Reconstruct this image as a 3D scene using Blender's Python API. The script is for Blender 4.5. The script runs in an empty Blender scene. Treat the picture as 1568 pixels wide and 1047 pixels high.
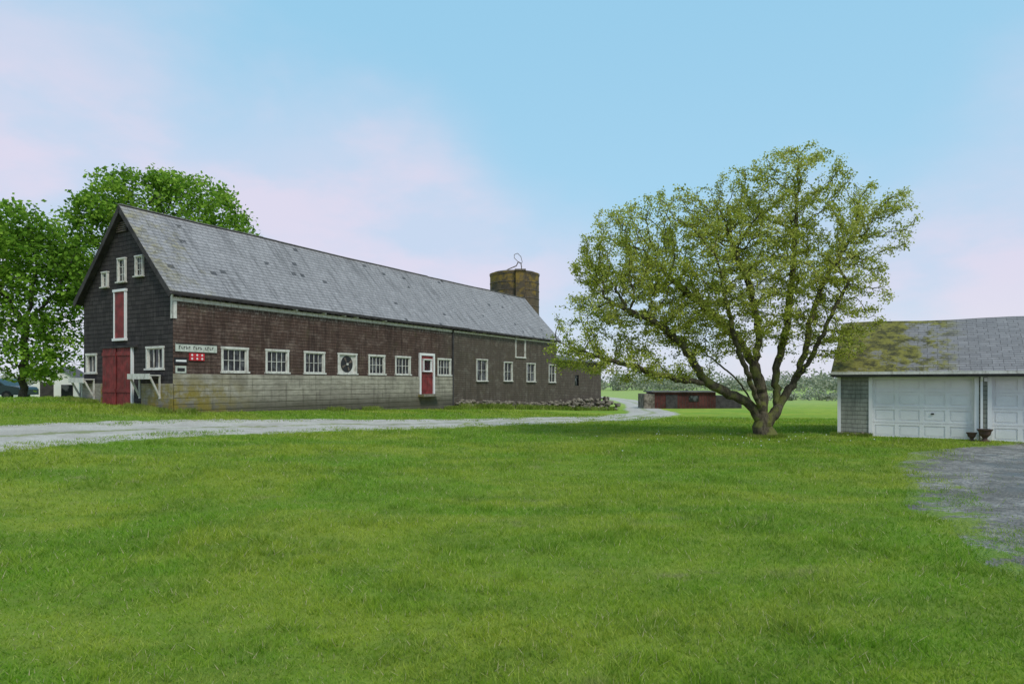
import bpy, math, random
import numpy as np
from mathutils import Vector, Matrix
random.seed(7); rng=np.random.default_rng(7)
scene=bpy.context.scene
EYE=1.8; HZ=585.0; CX=784.0; F=1000.0
scene.view_settings.view_transform='Standard'

# ------------------------------------------------------------------ helpers
def link(o): scene.collection.objects.link(o); return o
def empty(name,loc=(0,0,0)):
    e=bpy.data.objects.new(name,None); e.location=loc; e.empty_display_size=.3; link(e); return e
def setparent(o,e):
    o.parent=e; o.matrix_parent_inverse=Matrix.Translation(e.location).inverted()
def fastmesh(name,verts,faces,mat=None,attr=None,parent=None,smooth=False,uvs=None):
    verts=np.asarray(verts,dtype=np.float32); faces=np.asarray(faces,dtype=np.int32)
    me=bpy.data.meshes.new(name); k=faces.shape[1]
    me.vertices.add(len(verts)); me.vertices.foreach_set('co',verts.ravel())
    me.loops.add(faces.size); me.loops.foreach_set('vertex_index',faces.ravel())
    me.polygons.add(len(faces)); me.polygons.foreach_set('loop_start',np.arange(0,faces.size,k,dtype=np.int32))
    if uvs is not None:
        l=me.uv_layers.new(name='UVMap'); l.data.foreach_set('uv',np.asarray(uvs,dtype=np.float32).ravel())
    me.update(calc_edges=True); me.validate()
    if smooth: me.polygons.foreach_set('use_smooth',np.ones(len(faces),dtype=bool))
    if attr is not None:
        for n,a in attr.items():
            at=me.attributes.new(n,'FLOAT','POINT'); at.data.foreach_set('value',np.asarray(a,dtype=np.float32))
    if mat: me.materials.append(mat)
    o=bpy.data.objects.new(name,me); link(o)
    if parent: setparent(o,parent)
    return o

class MB:
    def __init__(s): s.v=[];s.f=[];s.uv=[];s.m=[];s.mats=[]
    def mi(s,m):
        if m not in s.mats: s.mats.append(m)
        return s.mats.index(m)
    def poly(s,pts,mat,uv=None):
        n=len(s.v); s.v+= [tuple(p) for p in pts]; s.f.append(list(range(n,n+len(pts))))
        s.uv.append(uv if uv else [(0,0)]*len(pts)); s.m.append(s.mi(mat))
    def box(s,Fr,a0,a1,b0,b1,z0,z1,mat):
        P=lambda a,b,z:Fr(a,b,z)
        q=lambda c,u:s.poly([P(*x) for x in c],mat,u)
        q([(a0,b1,z0),(a1,b1,z0),(a1,b1,z1),(a0,b1,z1)],[(a0,z0),(a1,z0),(a1,z1),(a0,z1)])
        q([(a1,b0,z0),(a0,b0,z0),(a0,b0,z1),(a1,b0,z1)],[(a1,z0),(a0,z0),(a0,z1),(a1,z1)])
        q([(a0,b0,z0),(a0,b1,z0),(a0,b1,z1),(a0,b0,z1)],[(b0,z0),(b1,z0),(b1,z1),(b0,z1)])
        q([(a1,b1,z0),(a1,b0,z0),(a1,b0,z1),(a1,b1,z1)],[(b1,z0),(b0,z0),(b0,z1),(b1,z1)])
        q([(a0,b1,z1),(a1,b1,z1),(a1,b0,z1),(a0,b0,z1)],[(a0,b1),(a1,b1),(a1,b0),(a0,b0)])
        q([(a0,b0,z0),(a1,b0,z0),(a1,b1,z0),(a0,b1,z0)],[(a0,b0),(a1,b0),(a1,b1),(a0,b1)])
    def beam(s,p0,p1,w,h,mat):
        p0=Vector(p0);p1=Vector(p1);d=(p1-p0);L=d.length;d.normalize()
        up=Vector((0,0,1)) if abs(d.z)<.95 else Vector((1,0,0))
        r=d.cross(up).normalized();t=r.cross(d).normalized()
        Fr=lambda a,b,z:tuple(p0+d*a+r*b+t*z)
        s.box(Fr,0,L,-w/2,w/2,-h/2,h/2,mat)
    def wall(s,Fr,a0,a1,z0,z1,holes,mat,b=0):
        A=sorted({a0,a1,*[min(max(x,a0),a1) for h in holes for x in (h[0],h[1])]})
        Z=sorted({z0,z1,*[min(max(x,z0),z1) for h in holes for x in (h[2],h[3])]})
        for i in range(len(A)-1):
            for j in range(len(Z)-1):
                ca=(A[i]+A[i+1])/2; cz=(Z[j]+Z[j+1])/2
                if any(h[0]<ca<h[1] and h[2]<cz<h[3] for h in holes): continue
                if A[i+1]-A[i]<1e-6 or Z[j+1]-Z[j]<1e-6: continue
                s.poly([Fr(A[i],b,Z[j]),Fr(A[i+1],b,Z[j]),Fr(A[i+1],b,Z[j+1]),Fr(A[i],b,Z[j+1])],mat,
                       [(A[i],Z[j]),(A[i+1],Z[j]),(A[i+1],Z[j+1]),(A[i],Z[j+1])])
    def cyl(s,c,r0,r1,z0,z1,mat,n=24,cap=True,sx=1):
        ring=lambda r,z:[(c[0]+r*math.cos(2*math.pi*i/n),c[1]+r*math.sin(2*math.pi*i/n),z) for i in range(n)]
        A=ring(r0,z0);B=ring(r1,z1)
        for i in range(n):
            j=(i+1)%n; u0=i/n*2*math.pi*r0;u1=(i+1)/n*2*math.pi*r0
            s.poly([A[i],A[j],B[j],B[i]],mat,[(u0,z0),(u1,z0),(u1,z1),(u0,z1)])
        if cap: s.poly(B,mat); s.poly(A[::-1],mat)
    def build(s,name,parent=None):
        me=bpy.data.meshes.new(name); me.from_pydata(s.v,[],s.f)
        l=me.uv_layers.new(name='UVMap'); l.data.foreach_set('uv',np.array([c for f in s.uv for c in f],dtype=np.float32).ravel())
        for m in s.mats: me.materials.append(m)
        me.polygons.foreach_set('material_index',np.array(s.m,dtype=np.int32)); me.update()
        o=bpy.data.objects.new(name,me); link(o)
        if parent: setparent(o,parent)
        return o

def vnoise(x,y,sc,seed=0):
    r=np.random.default_rng(seed); G=r.random((128,128))
    x=np.asarray(x)/sc; y=np.asarray(y)/sc
    xi=np.floor(x).astype(int); yi=np.floor(y).astype(int); fx=x-xi; fy=y-yi
    fx=fx*fx*(3-2*fx); fy=fy*fy*(3-2*fy)
    g=lambda a,b:G[a%128,b%128]
    return (g(xi,yi)*(1-fx)+g(xi+1,yi)*fx)*(1-fy)+(g(xi,yi+1)*(1-fx)+g(xi+1,yi+1)*fx)*fy

# ------------------------------------------------------------------ node helpers
def newmat(name,rough=.85,spec=.25):
    m=bpy.data.materials.new(name); m.use_nodes=True; nt=m.node_tree; b=nt.nodes['Principled BSDF']
    b.inputs['Roughness'].default_value=rough; b.inputs['Specular IOR Level'].default_value=spec
    return m,nt,b
def nd(nt,t,ins=None,**kw):
    n=nt.nodes.new(t)
    for k,v in kw.items(): setattr(n,k,v)
    if ins:
        for k,v in ins.items():
            s=n.inputs[k]
            if isinstance(v,bpy.types.NodeSocket): nt.links.new(v,s)
            else: s.default_value=v
    return n
def rgb(c): return (c[0],c[1],c[2],1)
def mix(nt,f,a,b,mode='MIX'):
    n=nt.nodes.new('ShaderNodeMix'); n.data_type='RGBA'; n.blend_type=mode
    for i,v in ((0,f),(6,a),(7,b)):
        s=n.inputs[i]
        if isinstance(v,bpy.types.NodeSocket): nt.links.new(v,s)
        else: s.default_value=v if i==0 else rgb(v)
    return n.outputs[2]
def mth(nt,op,a,b=0.0,c=None):
    n=nt.nodes.new('ShaderNodeMath'); n.operation=op
    for i,v in enumerate((a,b) if c is None else (a,b,c)):
        if isinstance(v,bpy.types.NodeSocket): nt.links.new(v,n.inputs[i])
        else: n.inputs[i].default_value=v
    return n.outputs[0]
def ramp01(nt,v,lo,hi,o0=0.,o1=1.):
    n=nd(nt,'ShaderNodeMapRange',{0:v,1:lo,2:hi,3:o0,4:o1}); n.interpolation_type='SMOOTHSTEP'; return n.outputs[0]
def noise(nt,vec,scale,detail=4,rough=.55,dist=0):
    n=nd(nt,'ShaderNodeTexNoise',{'Scale':scale,'Detail':detail,'Roughness':rough,'Distortion':dist})
    if vec is not None: nt.links.new(vec,n.inputs['Vector'])
    return n.outputs['Fac']
def mapping(nt,vec,scale=(1,1,1),loc=(0,0,0),rot=(0,0,0)):
    n=nd(nt,'ShaderNodeMapping',{'Scale':scale,'Location':loc,'Rotation':rot}); nt.links.new(vec,n.inputs[0]); return n.outputs[0]
def bump(nt,bs,h,st=.4,d=.02):
    n=nd(nt,'ShaderNodeBump',{'Strength':st,'Distance':d,'Height':h}); nt.links.new(n.outputs[0],bs.inputs['Normal'])
def simple(name,col,rough=.7,spec=.3,var=.15,scale=3,dirt=None):
    m,nt,b=newmat(name,rough,spec)
    p=nd(nt,'ShaderNodeNewGeometry').outputs['Position']
    n=noise(nt,p,scale,5)
    c=mix(nt,ramp01(nt,n,.3,.7),tuple(x*(1-var) for x in col),tuple(min(1,x*(1+var)) for x in col))
    if dirt:
        c=mix(nt,ramp01(nt,noise(nt,mapping(nt,p,(1,1,.35)),7,6,.7),.48,.68,0,.75),c,dirt)
    nt.links.new(c,b.inputs['Base Color']); bump(nt,b,n,.2,.01)
    return m

def shingle_mat(name,c1,c2,mort,bw,rh,msize=.008,streak=None,streakamt=.6,missing=0,lichen=None,wash=None,gray=None,bst=.6,rough=.85,blot=.55,weather=None,moss=None):
    m,nt,b=newmat(name,rough,.2)
    uv=nd(nt,'ShaderNodeTexCoord').outputs['UV']
    nz=nd(nt,'ShaderNodeTexNoise',{'Vector':uv,'Scale':1.2,'Detail':2.})
    dv=nd(nt,'ShaderNodeVectorMath',{0:nz.outputs['Color'],1:(.5,.5,.5)},operation='SUBTRACT').outputs[0]
    dv=nd(nt,'ShaderNodeVectorMath',{0:dv,'Scale':.06},operation='SCALE').outputs[0]
    uvd=nd(nt,'ShaderNodeVectorMath',{0:uv,1:dv},operation='ADD').outputs[0]
    br=nd(nt,'ShaderNodeTexBrick',{'Vector':uvd,'Color1':rgb(c1),'Color2':rgb(c2),'Mortar':rgb(mort),'Scale':1.,'Mortar Size':msize,'Mortar Smooth':.2,'Bias':0.,'Brick Width':bw,'Row Height':rh})
    br.offset=.37; br.offset_frequency=3
    col=br.outputs['Color']
    n1=noise(nt,uv,.9,5,.6); n2=noise(nt,uv,14,4,.7)
    col=mix(nt,ramp01(nt,n1,.35,.65,0,blot),col,tuple(x*.55 for x in c1))
    col=mix(nt,ramp01(nt,n2,.35,.7,0,.35),col,tuple(min(1,x*1.5) for x in c2))
    sep=nd(nt,'ShaderNodeSeparateXYZ',{0:uv})
    fr=mth(nt,'FRACT',mth(nt,'DIVIDE',nd(nt,'ShaderNodeSeparateXYZ',{0:uvd}).outputs[1],rh))
    vx=mth(nt,'FLOOR',mth(nt,'DIVIDE',sep.outputs[0],bw)); vy=mth(nt,'FLOOR',mth(nt,'DIVIDE',sep.outputs[1],rh))
    cxz=nd(nt,'ShaderNodeCombineXYZ',{0:vx,1:vy,2:0.}); wn=nd(nt,'ShaderNodeTexWhiteNoise',{'Vector':cxz.outputs[0]}).outputs['Value']
    if streak:
        s=noise(nt,mapping(nt,uv,(5,.5,1)),1.5,6,.7)
        col=mix(nt,ramp01(nt,s,.5,.72,0,streakamt),col,streak)
    if weather:
        wp=noise(nt,mapping(nt,uv,(1.1,1.6,1)),1.2,7,.75)
        k=mth(nt,'MULTIPLY',ramp01(nt,mth(nt,'ADD',mth(nt,'MULTIPLY',wn,.06),wp),.5,.74),weather[1]); col=mix(nt,k,col,weather[0])
        s2=noise(nt,mapping(nt,uv,(2.6,.22,1),loc=(3,8,0)),1.3,6,.7)
        col=mix(nt,ramp01(nt,s2,.48,.64,0,.6),col,tuple(x*.5 for x in c2))
    if gray:
        g=ramp01(nt,sep.outputs[0],gray[1],gray[2]); gb=mix(nt,.3,mix(nt,1.0,col,gray[0],'MULTIPLY'),gray[3]); col=mix(nt,g,col,gb)
    if moss:
        s=noise(nt,mapping(nt,uv,(1.3,.8,1),loc=(5,5,0)),1.1,6,.75); col=mix(nt,mth(nt,'MULTIPLY',ramp01(nt,s,.52,.7),moss[1]),col,moss[0])
    if wash:
        wc,z0,z1=wash
        s=noise(nt,mapping(nt,uv,(6,2.5,1)),2,6,.75)
        g=ramp01(nt,sep.outputs[1],z0,z1)
        k=mth(nt,'MULTIPLY',ramp01(nt,mth(nt,'ADD',s,mth(nt,'MULTIPLY',g,.22)),.6,.85),.6)
        col=mix(nt,k,col,wc)
    col=mix(nt,ramp01(nt,fr,.0,.28,.7,0),col,tuple(x*.6 for x in mort))
    if missing:
        k=mth(nt,'GREATER_THAN',mth(nt,'ADD',wn,mth(nt,'MULTIPLY',n1,.06)),1-missing+.03)
        col=mix(nt,mth(nt,'MULTIPLY',k,.75),col,(.035,.035,.04))
        k2=mth(nt,'LESS_THAN',wn,.05); col=mix(nt,mth(nt,'MULTIPLY',k2,.2),col,tuple(min(1,x*2) for x in c2))
    if lichen:
        lc,x0,x1,amt,lo,hi=lichen
        g=ramp01(nt,sep.outputs[0],x0,x1,1,0)
        k=mth(nt,'MULTIPLY',ramp01(nt,mth(nt,'ADD',noise(nt,uv,1.1,6,.72),mth(nt,'MULTIPLY',g,.16)),lo,hi),amt)
        k=mth(nt,'MULTIPLY',k,ramp01(nt,g,0,.35))
        col=mix(nt,k,col,mix(nt,ramp01(nt,noise(nt,uv,2.3,6,.75),.42,.6),lc,tuple(x*.22 for x in lc)))
    nt.links.new(col,b.inputs['Base Color'])
    h=mth(nt,'ADD',mth(nt,'MULTIPLY',fr,-.6),mth(nt,'MULTIPLY',br.outputs['Fac'],-.5))
    h=mth(nt,'ADD',h,mth(nt,'MULTIPLY',n2,.4)); h=mth(nt,'ADD',h,mth(nt,'MULTIPLY',wn,.15))
    bump(nt,b,h,bst,.02)
    return m

M={}
M['side']=shingle_mat('brown_shingles',(.105,.064,.050),(.07,.043,.035),(.022,.015,.013),.13,.135,msize=.005,streak=(.21,.155,.13),streakamt=.5,wash=((.42,.38,.34),4.1,5.1),gray=((1.0,1.18,1.2),15.8,18.2,(.12,.105,.08)),bst=.8,weather=((.23,.175,.145),.65),moss=((.085,.075,.035),.4))
M['gable']=shingle_mat('dark_shingles',(.07,.06,.06),(.035,.03,.032),(.01,.01,.01),.3,.17,streak=(.13,.115,.11),streakamt=.4,bst=.8)
M['slate']=shingle_mat('slate_roof',(.33,.31,.315),(.26,.245,.25),(.12,.113,.117),.26,.2,streak=(.4,.38,.385),streakamt=.45,missing=.014,lichen=((.36,.3,.1),-1,3.0,.5,.55,.72),bst=.9,rough=.75,blot=.3,weather=((.36,.34,.345),.4))
M['gslate']=shingle_mat('asphalt_shingle_roof',(.28,.262,.267),(.2,.188,.193),(.085,.08,.082),.28,.15,streak=(.34,.32,.325),streakamt=.3,missing=.004,lichen=((.22,.2,.025),0.6,4.2,.9,.5,.62),bst=.8,blot=.3)
M['gwall']=shingle_mat('grey_green_shingles',(.27,.28,.235),(.22,.23,.195),(.1,.105,.09),.14,.14,streak=(.36,.37,.31),streakamt=.5,msize=.004,weather=((.4,.4,.36),.5))
M['white']=simple('weathered_white_paint',(.58,.565,.52),.6,.3,.12,4,dirt=(.27,.24,.2))
M['clean']=simple('white_paint',(.72,.71,.71),.5,.35,.05,1.5)
M['red']=simple('faded_red_paint',(.19,.027,.027),.6,.3,.35,3,dirt=(.11,.042,.036))
M['dark']=simple('dark_trim',(.05,.045,.045),.8,.2,.3,3)
M['ridge']=simple('ridge_slate',(.2,.19,.19),.8,.2,.3,3)
M['metal']=simple('rusty_metal',(.12,.09,.07),.6,.5,.4,6)
M['sign']=simple('sign_white_board',(.5,.52,.46),.6,.3,.1,6,dirt=(.2,.25,.18))
M['signred']=simple('sign_red_board',(.5,.02,.03),.5,.4,.1,5)
M['black']=simple('black_paint',(.02,.02,.022),.5,.3,.2,5)
M['stone']=simple('field_stone',(.18,.155,.125),.9,.15,.6,2.2,dirt=(.075,.07,.04))
M['redshed']=simple('barn_red_boards',(.08,.025,.022),.8,.2,.4,1,dirt=(.06,.045,.035))
M['shedroof']=simple('shed_roofing',(.12,.11,.11),.8,.2,.3,1)
M['terracotta']=simple('urn_brown',(.08,.05,.04),.7,.3,.2,8)
m,nt,b=newmat('window_glass',.12,.35)
p=nd(nt,'ShaderNodeNewGeometry').outputs['Position']
nt.links.new(mix(nt,ramp01(nt,noise(nt,p,1.7,3),.48,.62),(.012,.014,.016),(.09,.095,.1)),b.inputs['Base Color']); bump(nt,b,noise(nt,p,2.5,2),.3,.02); M['glass']=m
# concrete
m,nt,b=newmat('old_concrete',.9,.2); uv=nd(nt,'ShaderNodeTexCoord').outputs['UV']; sp=nd(nt,'ShaderNodeSeparateXYZ',{0:uv})
n1=noise(nt,uv,1.2,6,.65); n2=noise(nt,mapping(nt,uv,(1,6,1)),2,6,.7); n3=noise(nt,uv,20,4,.7)
c=mix(nt,ramp01(nt,n1,.35,.65),(.43,.395,.325),(.28,.255,.21)); c=mix(nt,ramp01(nt,n2,.42,.68,0,.6),c,(.17,.15,.12))
fr=mth(nt,'FRACT',mth(nt,'DIVIDE',sp.outputs[1],.24)); c=mix(nt,ramp01(nt,fr,0,.14,.45,0),c,(.09,.08,.07))
c=mix(nt,ramp01(nt,noise(nt,mapping(nt,uv,(4,.4,1)),1.3,6,.7),.5,.68,0,.7),c,(.11,.095,.075))
c=mix(nt,ramp01(nt,noise(nt,mapping(nt,uv,(1,1,1),loc=(9,2,0)),.6,6,.7),.5,.66,0,.5),c,(.13,.11,.09))
k=ramp01(nt,mth(nt,'ADD',mth(nt,'MULTIPLY',sp.outputs[1],1.),mth(nt,'MULTIPLY',n1,1.0)),1.1,1.95,.88,0); c=mix(nt,k,c,(.075,.068,.05))
k=mth(nt,'MULTIPLY',ramp01(nt,sp.outputs[0],.2,4.2,1,0),ramp01(nt,noise(nt,uv,1.7,6,.7),.38,.58)); k=mth(nt,'MULTIPLY',k,ramp01(nt,sp.outputs[1],1.3,2.1,1,.25)); c=mix(nt,k,c,mix(nt,n3,(.33,.24,.035),(.12,.11,.03)))
nt.links.new(c,b.inputs['Base Color']); bump(nt,b,mth(nt,'ADD',n3,ramp01(nt,fr,0,.14,-1,0)),.7,.025); M['conc']=m
# silo
m,nt,b=newmat('silo_staves',.85,.2); uv=nd(nt,'ShaderNodeTexCoord').outputs['UV']; sp=nd(nt,'ShaderNodeSeparateXYZ',{0:uv})
n1=noise(nt,mapping(nt,uv,(1,.4,1)),1.2,6,.7)
c=mix(nt,ramp01(nt,n1,.38,.62),(.06,.05,.04),(.12,.09,.06))
k=mth(nt,'ADD',noise(nt,uv,.8,5,.7),ramp01(nt,sp.outputs[1],9,12,0,.12)); c=mix(nt,ramp01(nt,k,.54,.72,0,.85),c,(.26,.17,.035))
fr=mth(nt,'FRACT',mth(nt,'DIVIDE',sp.outputs[1],.75)); c=mix(nt,ramp01(nt,fr,0,.1,.6,0),c,(.03,.025,.02))
nt.links.new(c,b.inputs['Base Color']); M['silo']=m
def barkmat(name,c1,c2,c3):
    m,nt,b=newmat(name,.95,.1); p=nd(nt,'ShaderNodeNewGeometry').outputs['Position']
    n=noise(nt,mapping(nt,p,(1,1,.3)),9,6,.7); c=mix(nt,ramp01(nt,n,.35,.65),c1,c2)
    c=mix(nt,ramp01(nt,noise(nt,p,2.2,5),.48,.62,0,.85),c,c3); nt.links.new(c,b.inputs['Base Color']); bump(nt,b,n,1.,.05); return m
M['bark']=barkmat('mossy_bark',(.05,.042,.03),(.13,.11,.075),(.15,.16,.045))
M['bark2']=barkmat('maple_bark',(.04,.035,.03),(.09,.08,.07),(.07,.075,.04))
def leafmat(name,cols,transl=.4,nsc=.5):
    m=bpy.data.materials.new(name); m.use_nodes=True; nt=m.node_tree; nt.nodes.clear()
    a=nd(nt,'ShaderNodeAttribute',attribute_name='rnd').outputs['Fac']
    p=nd(nt,'ShaderNodeNewGeometry').outputs['Position']
    v=mth(nt,'ADD',mth(nt,'MULTIPLY',a,.55),mth(nt,'MULTIPLY',ramp01(nt,noise(nt,p,nsc,2),.35,.65),.45))
    c=mix(nt,ramp01(nt,v,.1,.5),cols[0],cols[1]); c=mix(nt,ramp01(nt,v,.5,.95),c,cols[2])
    d=nd(nt,'ShaderNodeBsdfDiffuse',{'Color':c}); t=nd(nt,'ShaderNodeBsdfTranslucent',{'Color':c})
    mx=nd(nt,'ShaderNodeMixShader',{0:transl,1:d.outputs[0],2:t.outputs[0]})
    o=nd(nt,'ShaderNodeOutputMaterial'); nt.links.new(mx.outputs[0],o.inputs[0]); return m
M['leaf']=leafmat('crabapple_leaves',((.23,.27,.04),(.43,.47,.075),(.62,.62,.2)),.42,.9)
M['mleaf']=leafmat('maple_leaves',((.09,.18,.02),(.20,.36,.04),(.34,.50,.07)),.42,.3)
M['dleaf']=leafmat('hazy_distant_foliage',((.24,.26,.19),(.3,.32,.23),(.38,.39,.30)),.2,.02)  # distance haze painted into the leaf colours, paler and greyer
M['weed']=leafmat('weed_leaves',((.12,.19,.03),(.24,.32,.05),(.36,.40,.12)),.4,1.)
M['petal']=simple('white_petals',(.75,.75,.72),.8,.1,.05)

def grass_color(nt,fine=True):
    p=nd(nt,'ShaderNodeNewGeometry').outputs['Position']
    n0=noise(nt,mapping(nt,p,(.16,.26,0)),1,5,.65,.8); n1=noise(nt,mapping(nt,p,(1,1,0)),.9,5,.7); n2=noise(nt,mapping(nt,p,(1,1,0)),9,3,.7)
    c=mix(nt,ramp01(nt,n0,.4,.6),(.17,.345,.02),(.35,.42,.04))
    c=mix(nt,ramp01(nt,n1,.44,.62,0,.7),c,(.13,.235,.02))
    ns=noise(nt,mapping(nt,p,(.35,1.7,0),rot=(0,0,math.radians(14)),loc=(2,9,0)),.8,4,.6,.5)
    c=mix(nt,ramp01(nt,ns,.5,.7,0,.45),c,(.44,.5,.08))
    c=mix(nt,ramp01(nt,ns,.3,.46,.35,0),c,(.1,.21,.015))
    c=mix(nt,ramp01(nt,n2,.35,.75,0,.35),c,(.46,.49,.12))
    c=mix(nt,ramp01(nt,noise(nt,mapping(nt,p,(1,1.6,0),loc=(7,3,0)),.75,5,.7),.59,.71,0,.7),c,(.38,.335,.16))
    return c,p,n1,n2
def turf(nt):
    c,p,n1,n2=grass_color(nt)
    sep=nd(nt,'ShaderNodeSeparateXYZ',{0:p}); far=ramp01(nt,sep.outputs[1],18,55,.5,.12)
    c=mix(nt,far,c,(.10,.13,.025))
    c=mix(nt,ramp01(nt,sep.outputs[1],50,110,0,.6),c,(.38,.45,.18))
    return c,p,n1,n2
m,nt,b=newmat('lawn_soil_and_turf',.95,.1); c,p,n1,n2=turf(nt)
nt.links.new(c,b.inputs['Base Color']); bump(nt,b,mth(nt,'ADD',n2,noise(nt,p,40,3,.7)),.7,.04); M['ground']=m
m=bpy.data.materials.new('grass_blades'); m.use_nodes=True; nt=m.node_tree; nt.nodes.clear()
c,p,n1,n2=grass_color(nt); a=nd(nt,'ShaderNodeAttribute',attribute_name='rnd').outputs['Fac']
c=mix(nt,ramp01(nt,a,.0,1.,.45,0.),c,(.08,.2,.015)); c=mix(nt,ramp01(nt,a,.72,1.,0,.55),c,(.5,.54,.16)); c=mix(nt,mth(nt,'GREATER_THAN',a,.97),c,(.52,.45,.26))
d=nd(nt,'ShaderNodeBsdfDiffuse',{'Color':c}); t=nd(nt,'ShaderNodeBsdfTranslucent',{'Color':c})
mx=nd(nt,'ShaderNodeMixShader',{0:.35,1:d.outputs[0],2:t.outputs[0]})
o=nd(nt,'ShaderNodeOutputMaterial'); nt.links.new(mx.outputs[0],o.inputs[0]); M['blade']=m
# gravel
m,nt,b=newmat('gravel_track',.95,.15); 
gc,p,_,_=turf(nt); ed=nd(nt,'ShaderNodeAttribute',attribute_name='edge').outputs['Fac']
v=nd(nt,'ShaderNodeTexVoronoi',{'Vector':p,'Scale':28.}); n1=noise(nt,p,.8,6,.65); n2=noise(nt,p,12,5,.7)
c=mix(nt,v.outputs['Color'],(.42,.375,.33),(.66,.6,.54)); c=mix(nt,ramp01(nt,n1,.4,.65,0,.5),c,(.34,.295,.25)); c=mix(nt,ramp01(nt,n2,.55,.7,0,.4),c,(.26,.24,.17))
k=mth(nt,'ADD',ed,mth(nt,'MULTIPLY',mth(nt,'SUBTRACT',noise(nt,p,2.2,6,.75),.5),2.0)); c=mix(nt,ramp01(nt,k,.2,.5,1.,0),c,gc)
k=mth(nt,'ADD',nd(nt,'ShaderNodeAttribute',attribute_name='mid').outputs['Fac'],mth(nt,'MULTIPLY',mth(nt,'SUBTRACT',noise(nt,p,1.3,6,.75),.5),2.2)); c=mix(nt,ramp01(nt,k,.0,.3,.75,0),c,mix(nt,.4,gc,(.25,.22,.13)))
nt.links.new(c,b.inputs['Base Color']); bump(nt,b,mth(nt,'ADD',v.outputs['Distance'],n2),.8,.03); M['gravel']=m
# broken damp asphalt with gravel
m,nt,b=newmat('broken_asphalt',.6,.4); gc,p,_,_=turf(nt); ed=nd(nt,'ShaderNodeAttribute',attribute_name='edge').outputs['Fac']
v=nd(nt,'ShaderNodeTexVoronoi',{'Vector':p,'Scale':24.}); v2=nd(nt,'ShaderNodeTexVoronoi',{'Vector':p,'Scale':9.}); n1=noise(nt,mapping(nt,p,(.8,1.3,0),loc=(3,1,0)),.5,5,.65); n2=noise(nt,p,5,6,.75)
wet=mth(nt,'MULTIPLY',ramp01(nt,n1,.50,.56),ramp01(nt,ed,1.2,2.4))
c=mix(nt,v.outputs['Color'],(.1,.092,.088),(.34,.31,.29)); c=mix(nt,ramp01(nt,n2,.42,.6,0,.7),c,(.42,.38,.34)); c=mix(nt,ramp01(nt,noise(nt,p,.9,6,.7),.42,.58,0,.7),c,(.12,.105,.09))
c=mix(nt,ramp01(nt,v2.outputs['Distance'],.0,.25,.5,0),c,(.3,.27,.25))
k=mth(nt,'ADD',ed,mth(nt,'MULTIPLY',mth(nt,'SUBTRACT',noise(nt,p,1.3,7,.8),.5),5.)); c=mix(nt,ramp01(nt,k,.35,.7,1.,0),c,gc)
c=mix(nt,wet,c,(.07,.065,.065)); nt.links.new(c,b.inputs['Base Color'])
nt.links.new(mth(nt,'SUBTRACT',.8,mth(nt,'MULTIPLY',wet,.66)),b.inputs['Roughness'])
bn=nd(nt,'ShaderNodeBump',{'Distance':.03,'Height':mth(nt,'ADD',v.outputs['Distance'],mth(nt,'MULTIPLY',n2,2.))}); nt.links.new(mth(nt,'SUBTRACT',1.,mth(nt,'MULTIPLY',wet,.95)),bn.inputs['Strength']); nt.links.new(bn.outputs[0],b.inputs['Normal']); M['asphalt']=m

# ------------------------------------------------------------------ terrain
C=np.array([-12.46,24.0]); U=np.array([.501,.865]); V=np.array([-.865,.501])
ctrl=np.array([(0,0,0),(-6,4,0),(6,4,0),(-9,9,.12),(0,12,0),(8,14,0),(8.4,21.7,0),(11,22,0),(18,17,0),(14,27,-.08),(-11,13.8,.38),(-13.5,17.5,.5),(-9.5,19,.36),
 (-12.6,23.8,.67),(-17.8,27,1.02),(-21,24,.98),(-20,17,.7),(-5,36.8,.28),(-.9,43.9,.02),(8.5,60.2,-.8),(-3.5,25.5,.13),(0.5,23.3,.04),(5.5,38,-.27),(0.5,30.5,-.02),
 (9.7,45,-.42),(12,60,-.8),(22,60,-.8),(20,40,-.4),(30,25,-.1),(0,-25,0),(-30,-15,.3),(30,-15,0),(-28,40,.78),(-35,50,.45),(-45,30,.8),(-25,65,0),(0,100,-1.2),(40,100,-1.1),(-60,100,-.2),
 (0,200,-1.5),(120,150,-1.4),(-120,150,-.8),(120,0,0),(-120,0,.5),(0,-120,0)])
P2=ctrl[:,:2]; cc=5.
def phi(d2): return np.sqrt(d2+cc*cc)
A_=phi(((P2[:,None]-P2[None])**2).sum(-1)); n_=len(P2)
K=np.zeros((n_+3,n_+3)); K[:n_,:n_]=A_; K[:n_,n_]=1; K[:n_,n_+1:]=P2; K[n_,:n_]=1; K[n_+1:,:n_]=P2.T
W=np.linalg.solve(K,np.concatenate([ctrl[:,2],[0,0,0]]))
def hz(x,y):
    x=np.asarray(x,dtype=float); y=np.asarray(y,dtype=float); z=np.full(x.shape,W[n_])+W[n_+1]*x+W[n_+2]*y
    for i in range(n_): z=z+W[i]*phi((x-P2[i,0])**2+(y-P2[i,1])**2)
    r=np.sqrt(x*x+y*y); t=np.clip((r-120)/80,0,1); t=t*t*(3-2*t)
    z=z*(1-t)+(-1.2)*t
    return z+(.10*(vnoise(x+500,y+500,2.7,3)-.5)+.05*(vnoise(x+500,y+500,1.5,33)-.5))*np.clip(1-r/80,0,1)
def axis(lo,hi,step,end0,end1):
    a=list(np.arange(lo,hi+.01,step)); s=step; x=lo
    L=[]
    while x>end0: s*=1.18; x-=s; L.append(x)
    s=step; x=hi; R=[]
    while x<end1: s*=1.18; x+=s; R.append(x)
    return np.array(L[::-1]+a+R)
ax=axis(-26,26,.25,-1500,1500); ay=axis(-3,70,.25,-300,2500)
GX,GY=np.meshgrid(ax,ay); GZ=hz(GX,GY); nx=len(ax); ny=len(ay)
idx=np.arange(nx*ny).reshape(ny,nx)
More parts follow.
